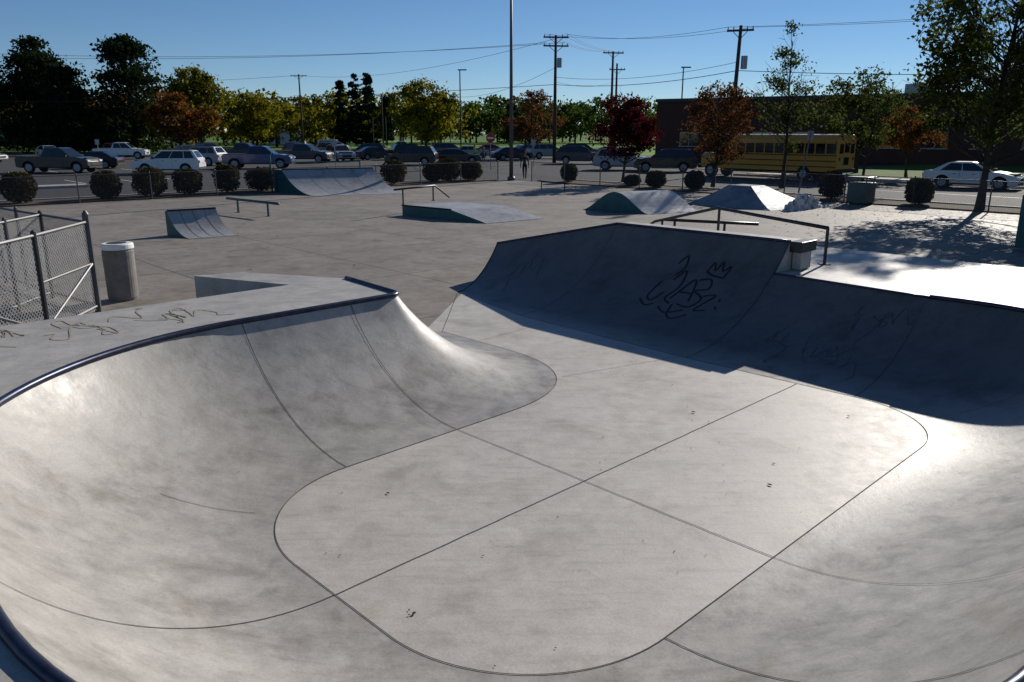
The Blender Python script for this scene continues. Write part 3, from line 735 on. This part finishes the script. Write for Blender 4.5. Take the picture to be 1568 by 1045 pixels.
for c in [('pickup',-35.2,62.5,D(-4),'black'),('sedan',-36.5,70,D(185),'black'),('suv',-26.0,61.0,D(186),'white'),('suv',-29.5,76,D(170),'silver'),
('pickup',-46,95,D(10),'white'),('pickup',-22.0,70,D(4),'blue'),('pickup',-21.5,83,D(-8),'navy'),('suv',-18.6,87,D(-60),'silver'),('suv',-17.5,97,D(180),'navy'),
('suv',-9.6,77,D(176),'black'),('sedan',-5.5,81,D(4),'black'),('suv',-8,103,D(10),'gray'),('sedan',-5,99,D(5),'silver'),('sedan',-2.7,112,D(0),'red'),
('sedan',2.2,108,D(30),'gray'),('suv',4.2,96,D(20),'silver'),('suv',6.8,80,D(-6),'navy'),('suv',9.3,67,D(-15),'silver'),('suv',12.2,64,D(170),'black'),
('sedan',25.8,44.8,D(-49+8),'white'),('sedan',-55.5,84,D(0),'white'),('sedan',-62,92,D(20),'gray'),('suv',-27,102,D(-45),'navy'),('sedan',-33,100,D(-45),'white'),
('suv',-38,101,D(-45),'black'),('van',-24,108,D(-45),'tan'),('sedan',-14,106,D(180),'black'),('pickup',-30,90,D(0),'navy'),('sedan',-42,104,D(-45),'gray'),('suv',-50,102,D(-45),'red'),
('suv',8.5,97,D(0),'black'),('sedan',-15.5,92,D(30),'navy'),('suv',-11.5,93,D(20),'black'),('sedan',-58,101,D(-45),'silver'),('sedan',11.5,92,D(-20),'gray'),('sedan',0.0,90,D(20),'navy'),('sedan',-20,150,D(0),'white'),('van',-31,140,D(0),'white')]:
    car(*c)
def bus(p,hd):
    e=empty('school_bus',p,hd); e.scale=(.92,.92,.95); Y=paint('bus_yellow',(.55,.24,.008),.4); Lb=9.6; w=2.4
    def sec(x,zt,zb,wd):
        pts=[(-wd/2,zb),(-wd/2,zt-.45)]+[(-wd/2+.45-.45*math.cos(R(a)),zt-.45+.45*math.sin(R(a))) for a in (15,35,55,75,90)]
        pts=pts+[(-q[0],q[1]) for q in pts[::-1]]
        return [Vector((x,q[0],q[1])) for q in pts]
    m=MB(); m.prism(sec(-5.6,3.05,.65,w),(Lb,0,0)); m.build('body',[Y],e,bevel=.03)
    m=MB(); a=sec(4.0,1.75,.65,2.1); m.prism(a,(1.55,0,0)); m.build('hood',[Y],e,bevel=.12,seg=3)
    m=MB(); pts=[Vector((-5.62,-w/2+.18,2.93)),Vector((4.02,-w/2+.18,2.93)),Vector((4.02,-.5,3.075)),Vector((-5.62,-.5,3.075))]
    pts2=[Vector((q.x,-q.y,q.z)) for q in pts[::-1]]
    m.poly(pts);m.poly(pts2);m.poly([Vector((-5.62,-.5,3.075)),Vector((4.02,-.5,3.075)),Vector((4.02,.5,3.075)),Vector((-5.62,.5,3.075))])
    m.build('white_roof',[M_white],e)
    m=MB()
    for sy in(-1,1):
        for k in range(11):
            m.box((-5.1+k*.78,sy*(w/2+.004),2.15),(.66,.02,.66),0)
            m.box((-5.1+k*.78,sy*(w/2+.016),2.15),(.66,.01,.03),1)
        for z in(1.72,1.35,.98): m.box((-.85,sy*(w/2+.004),z),(9.3,.02,.06),1)
        m.box((-5.5+.1,sy*(w/2+.004),2.55),(.1,.02,.1),2)
    m.box((3.98+.03,0,2.15),(.02,2.0,.9),0)
    for yy in(-.75,.75): m.box((-5.61,yy,2.15),(.02,.5,.62),0)
    m.box((-5.61,0,2.2),(.02,.65,.6),0); m.box((-5.61,0,1.35),(.02,.65,.5),0)
    m.box((-5.66,0,.72),(.14,2.4,.24),1)
    for yy in(-.95,.95): m.box((-5.615,yy,1.5),(.03,.2,.2),2); m.box((-5.615,yy*.8,2.75),(.03,.2,.2),2)
    m.box((5.6,0,.75),(.2,2.3,.26),1); m.box((5.56,0,1.2),(.02,1.1,.6),1)
    for yy in(-.8,.8): m.box((5.565,yy,1.15),(.03,.26,.26),3)
    m.build('windows_and_trim',[M_glass,M_black,M_tail,M_head],e)
    m=MB()
    for cx in(-3.2,4.5):
        for sy in(-1,1):
            m.tube([(cx,sy*.85,.5),(cx,sy*(w/2+.01),.5)],.5,20,0); m.tube([(cx,sy*(w/2+.011),.5),(cx,sy*(w/2+.03),.5)],.27,14,1)
    m.box((-.5,0,.6),(8.5,1.7,.3),0)
    m.build('wheels',[M_black,M_galv],e)
bd=math.atan2(.756,-.655)
pb=RP(9.9,14.9,-.03); bus(tuple(pb),bd)

# ------------------------------------------------------------------ building
e=empty('brick_school_building')
def wallbox(name,a,b,depth,h,mt,z=0):
    a=Vector(a);b=Vector(b); d=(b-a).normalized(); n=Vector((-d.y,d.x,0))
    m=MB(); m.prism([a+Vector((0,0,z)),b+Vector((0,0,z)),b+n*depth+Vector((0,0,z)),a+n*depth+Vector((0,0,z))],(0,0,h)); return m.build(name,[mt],e)
bA=Vector((16.5,93,0)); bB=Vector((75,55,0)); wallbox('walls',bA,bB,30,6.3,M_brick)
d=(bB-bA).normalized(); n=Vector((-d.y,d.x,0))
wallbox('parapet',bA-d*.15-n*.15,bB+d*.1-n*.15,30.3,.35,M_steel,6.3)
wallbox('upper_block',bA+d*33+n*5,bA+d*41+n*5,8,2.2,M_brick,6.65)
wallbox('rooftop_unit',bA+d*25+n*3,bA+d*27.5+n*3,2,1.0,M_galv,6.65)
m=MB()
for k in range(16):
    c=bA+d*(4+k*4.1)-n*.03
    rz=math.atan2(d.y,d.x); m.box((c.x,c.y,2.3),(2.2,.08,1.5),0,rz=rz); m.box((c.x,c.y,1.48),(2.4,.2,.1),1,rz=rz); 
    c2=c-n*.05; m.box((c2.x,c2.y,2.3),(.07,.06,1.5),1,rz=rz)
m.build('windows',[M_glass,M_kerb],e)
e=empty('white_utility_building',(-58,210,0)); m=MB(); m.box((0,0,1.5),(9,5,3)); m.build('walls',[M_white],e)
m=MB(); m.prism([Vector((-4.8,-2.8,3)),Vector((-4.8,2.8,3)),Vector((-4.8,0,4.1))],(9.6,0,0)); m.build('roof',[M_galv],e)
m=MB(); m.box((-2,-2.52,1.2),(1.1,.06,2.2)); m.box((2,-2.52,1.6),(1.6,.06,1)); m.build('openings',[M_glass],e)

# ------------------------------------------------------------------ poles and wires
def upole(x,y,h,arms,lean=0,rz=0,trans=False):
    e=empty('utility_pole',(x,y,0),rz); m=MB(); m.tube([(0,0,0),(lean*.5,0,h*.5),(lean,0,h)],[.19,.16,.12],10); m.build('pole',[M_wood],e,smooth=True)
    m=MB()
    for z,w in arms:
        lx=lean*z/h; m.box((lx,-.15,z),(w,.12,.14),0)
        for k in (-.46,-.25,.25,.46): m.tube([(lx+k*w,-.15,z+.07),(lx+k*w,-.15,z+.27)],[.05,.035],6,1)
        m.tube([(lx,-.16,z-.6),(lx+w*.3,-.16,z)],.025,4,0); m.tube([(lx,-.16,z-.6),(lx-w*.3,-.16,z)],.025,4,0)
    if trans: m.tube([(lean+.4,0,h-3),(lean+.4,0,h-2.1)],.24,10,1)
    m.build('crossarms',[M_wood,M_galv],e); return e
upole(4.3,82,12.2,[(12.0,2.5),(11.2,2.5)],0,R(8),True)
upole(12.4,102,12.6,[(12.4,2.6)],0,R(10)); upole(14.2,112,12.0,[(11.2,2.2)],0,R(10))
upole(16.4,61,10.5,[(10.15,1.9)],.25,R(-20),True)
upole(-39.5,153,13.4,[(13.1,3)],0,0)
upole(-28,176,11,[(10.6,2.4)],0,0)
m=MB()
def wire(a,b,sag,r=.018):
    a=Vector(a);b=Vector(b); P=[]
    for i in range(25):
        t=i/24; p=a.lerp(b,t); p.z-=sag*4*t*(1-t); P.append(p)
    m.tube(P,r,4,cap=False)
for dx in(-1.1,-.6,.6,1.1):
    wire((4.3+dx,81.8,12.3),(12.4+dx,101.8,12.6),.5,.014)
for dx in(-.9,.9):
    wire((4.3+dx,81.8,11.5),(-75,83+dx,11.6+.3*dx),1.4,.016); wire((4.3+dx,81.8,12.3),(16.6+dx,61,10.4),.6,.013)
    wire((16.6+dx,61,10.4),(60,38+dx,12.2),.9,.012)
wire((4.3,82,7.6),(-80,90,6.8),1.0,.024); wire((4.3,82,7.6),(16.6,61,7.4),.5,.024); wire((16.6,61,7.4),(60,42,7.4),.8,.022)
wire((4.3,82,8.3),(16.6,61,8.0),.6,.016); wire((12.4,102,9),(4.3,82,7.9),.5,.018); wire((4.3,82,9.2),(-8,120,8),.8,.018)
wire((-39.5,153,13.2),(-150,150,13.5),2,.025); wire((-39.5,153,13.2),(4.3,82,11.9),1.5,.018)
m.build('power_lines',[M_black])
e=empty('street_lamp',(-.05,51.6,0)); m=MB(); m.tube([(0,0,0),(0,0,7),(0,0,14.5)],[.13,.095,.06],12); m.tube([(0,0,0),(0,0,.25)],[.26,.22],12); m.build('pole',[M_post],e,smooth=True)
m=MB(); m.box((0.6,0,14.5),(1.2,.08,.08)); m.box((1.3,0,14.5),(.7,.35,.15)); m.build('head',[M_post],e)
for (x,y,h,hd_) in [(-7.7,122,11.9,0),(23.2,112,11.5,0),(5.5,118,8,180),(-18,160,9,0)]:
    e=empty('street_lamp',(x,y,0),R(hd_)); m=MB(); m.tube([(0,0,0),(0,0,h)],[.12,.08],8); m.build('pole',[M_steel],e)
    m=MB(); m.box((.35,0,h),(1.3,.25,.16)); m.build('head',[M_steel],e)
e=empty('sign_post',tuple(RP(18.6,3.2))); m=MB(); m.tube([(0,0,0),(.35,0,3.0)],[.045,.04],8); m.build('post',[M_wire],e); m=MB(); m.box((.34,0,2.85),(.3,.03,.45)); m.build('plate',[M_galv],e)
e=empty('stop_sign',(-1.75,66,0)); m=MB(); m.tube([(0,0,0),(0,0,2.5)],.035,6); m.build('post',[M_galv],e)
m=MB(); oc=[Vector((.38*math.cos(R(22.5+45*k)),-.05,2.55+.38*math.sin(R(22.5+45*k)))) for k in range(8)]; m.prism(oc,(0,.02,0)); m.build('plate',[M_red],e)
m=MB(); m.box((0,-.065,2.55),(.5,.01,.14)); m.build('lettering',[M_white],e)
for (x,y) in [(-14.5,66),(1.9,72),(-40,78)]:
    e=empty('parking_sign',(x,y,0)); m=MB(); m.tube([(0,0,0),(0,0,2.3)],.03,6); m.build('post',[M_galv],e)
    m=MB(); m.box((0,-.04,2.1),(.4,.02,.5)); m.build('plate',[M_galv],e,bevel=.01)
e=empty('baseball_backstop',(-20,158,0)); m=MB()
for k in range(7): m.tube([(k*2.5-7,0,0),(k*2.5-7,0,6)],.08,5)
m.tube([(-7,0,6),(8,0,6)],.06,5); m.tube([(-7,0,3),(8,0,3)],.05,5); m.build('frame',[M_steel],e)
e=empty('field_fence'); m=MB()
for k in range(30): m.tube([(-30+k*2.5,126,0),(-30+k*2.5,126,1.1)],.05,5)
m.tube([(-30,126,1.1),(43,126,1.1)],.05,5); m.tube([(-30,126,.6),(43,126,.6)],.04,5); m.build('rails',[M_galv],e)

# ------------------------------------------------------------------ people
def person(x,y,hd,top,bottom,step=.22,h=1.75):
    e=empty('person',(x,y,-.03),hd)
    k=h/1.75
    V_=[];E_=[];Rr=[]
    def add(p,r,par=None):
        V_.append(tuple(c*k for c in p));Rr.append((r[0]*k,r[1]*k) if isinstance(r,tuple) else (r*k,r*k)); i=len(V_)-1
        if par is not None:E_.append((par,i))
        return i
    pel=add((0,0,.95),(.15,.12)); wa=add((0,0,1.1),(.14,.105),pel); ch=add((.01,0,1.3),(.17,.12),wa); sh=add((.01,0,1.42),(.13,.10),ch); nk=add((.015,0,1.5),.055,sh); hb=add((.03,0,1.58),.075,nk); ht=add((.03,0,1.68),.085,hb); add((.02,0,1.73),.06,ht)
    for s in(-1,1):
        hip=add((0,s*.09,.9),.095,pel); kn=add((.07*s*step/.22+.04,s*.1,.5),.062,hip); an=add((s*step-.05*(s<0),s*.1,.09),.042,kn); add((s*step+.14,s*.11,.04),.038,an)
        sd=add((0,s*.19,1.41),.06,sh); el=add((-.05*s-.02,s*.24,1.13),.045,sd); wr=add((-.16*s+.08,s*.25,.88),.03,el); pa=add((-.17*s+.1,s*.25,.81),(.035,.02),wr)
        for f in range(4): add((-.17*s+.075+f*.02,s*.25,.72+.01*abs(f-1.5)),.009,pa)
        add((-.17*s+.15,s*.235,.77),.01,pa)
    me=bpy.data.meshes.new('body'); me.from_pydata(V_,E_,[]); ob=bpy.data.objects.new('body',me); scene.collection.objects.link(ob); ob.parent=e
    sk=ob.modifiers.new('s','SKIN'); 
    for i,r in enumerate(Rr): me.skin_vertices[0].data[i].radius=r
    me.skin_vertices[0].data[0].use_root=True
    ob.modifiers.new('ss','SUBSURF').render_levels=1
    m,nt,b=nodes('clothed_skin'); tc=nt.nodes.new('ShaderNodeTexCoord'); sx=nt.nodes.new('ShaderNodeSeparateXYZ'); cr=nt.nodes.new('ShaderNodeValToRGB'); cr.color_ramp.interpolation='CONSTANT'
    mr=nt.nodes.new('ShaderNodeMapRange'); mr.inputs['From Max'].default_value=1.8*k
    nt.links.new(tc.outputs['Object'],sx.inputs[0]); nt.links.new(sx.outputs[2],mr.inputs[0]); nt.links.new(mr.outputs[0],cr.inputs[0]); nt.links.new(cr.outputs[0],b.inputs['Base Color'])
    el=cr.color_ramp.elements; el[0].position=0; el[0].color=(.02,.02,.02,1); el[1].position=.05; el[1].color=bottom+(1,)
    q=el.new(.53); q.color=top+(1,); q=el.new(.83); q.color=(.42,.25,.17,1)
    b.inputs['Roughness'].default_value=.8; me.materials.append(m)
    mh=MB()
    mh.tube([(.005*k,0,1.62*k),(.005*k,0,1.70*k),(.012*k,0,1.765*k),(.012*k,0,1.79*k)],[.09*k,.098*k,.075*k,.02*k],10); mh.build('hair',[mat('hair',(.03,.02,.015),.8)],e,smooth=True)
    mf=MB()
    for s in(-1,1):
        mf.box((.112*k,s*.03*k,1.66*k),(.012,.02,.01),1); mf.box((.03*k,s*.088*k,1.64*k),(.03,.015,.05),0)
    mf.box((.122*k,0,1.63*k),(.03,.02,.03),0); mf.box((.108*k,0,1.59*k),(.01,.04,.01),1); mf.build('face',[mat('skin',(.42,.25,.17),.6),M_black],e)
    return e
person(.85,53.5,R(-100),(.02,.02,.025),(.02,.022,.03))
person(-3.9,84,R(200),(.35,.45,.03),(.03,.03,.05))
person(-3.0,85,R(170),(.1,.1,.12),(.03,.03,.05),.1)

# ------------------------------------------------------------------ light, sky, camera
EL=24; az=R(35.3)
w=bpy.data.worlds.new('World'); scene.world=w; w.use_nodes=True; nt=w.node_tree
sky=nt.nodes.new('ShaderNodeTexSky'); sky.sky_type='NISHITA'; sky.sun_disc=False; sky.sun_elevation=R(EL); sky.sun_rotation=az; sky.altitude=1100; sky.air_density=.85;sky.dust_density=0.0;sky.ozone_density=5.0
hs=nt.nodes.new('ShaderNodeHueSaturation'); hs.inputs['Saturation'].default_value=1.04; nt.links.new(sky.outputs[0],hs.inputs['Color'])
bg=nt.nodes['Background']; nt.links.new(hs.outputs[0],bg.inputs[0]); bg.inputs[1].default_value=.076
sd=Vector((math.sin(az)*math.cos(R(EL)),math.cos(az)*math.cos(R(EL)),math.sin(R(EL))))
l=bpy.data.lights.new('sun','SUN'); l.energy=5.0; l.angle=R(.5); l.color=(1,.94,.85); lo=bpy.data.objects.new('sun',l); scene.collection.objects.link(lo)
lo.rotation_euler=sd.to_track_quat('Z','Y').to_euler()
cam=bpy.data.cameras.new('camera'); cam.lens=27.57; cam.sensor_width=36; cam.clip_end=5000; cam.clip_start=.05
co=bpy.data.objects.new('camera',cam); scene.collection.objects.link(co); co.location=(0,0,3.0); co.rotation_euler=(R(90-14.9),0,0); scene.camera=co
scene.view_settings.view_transform='Standard'; scene.view_settings.look='None'; scene.view_settings.exposure=0
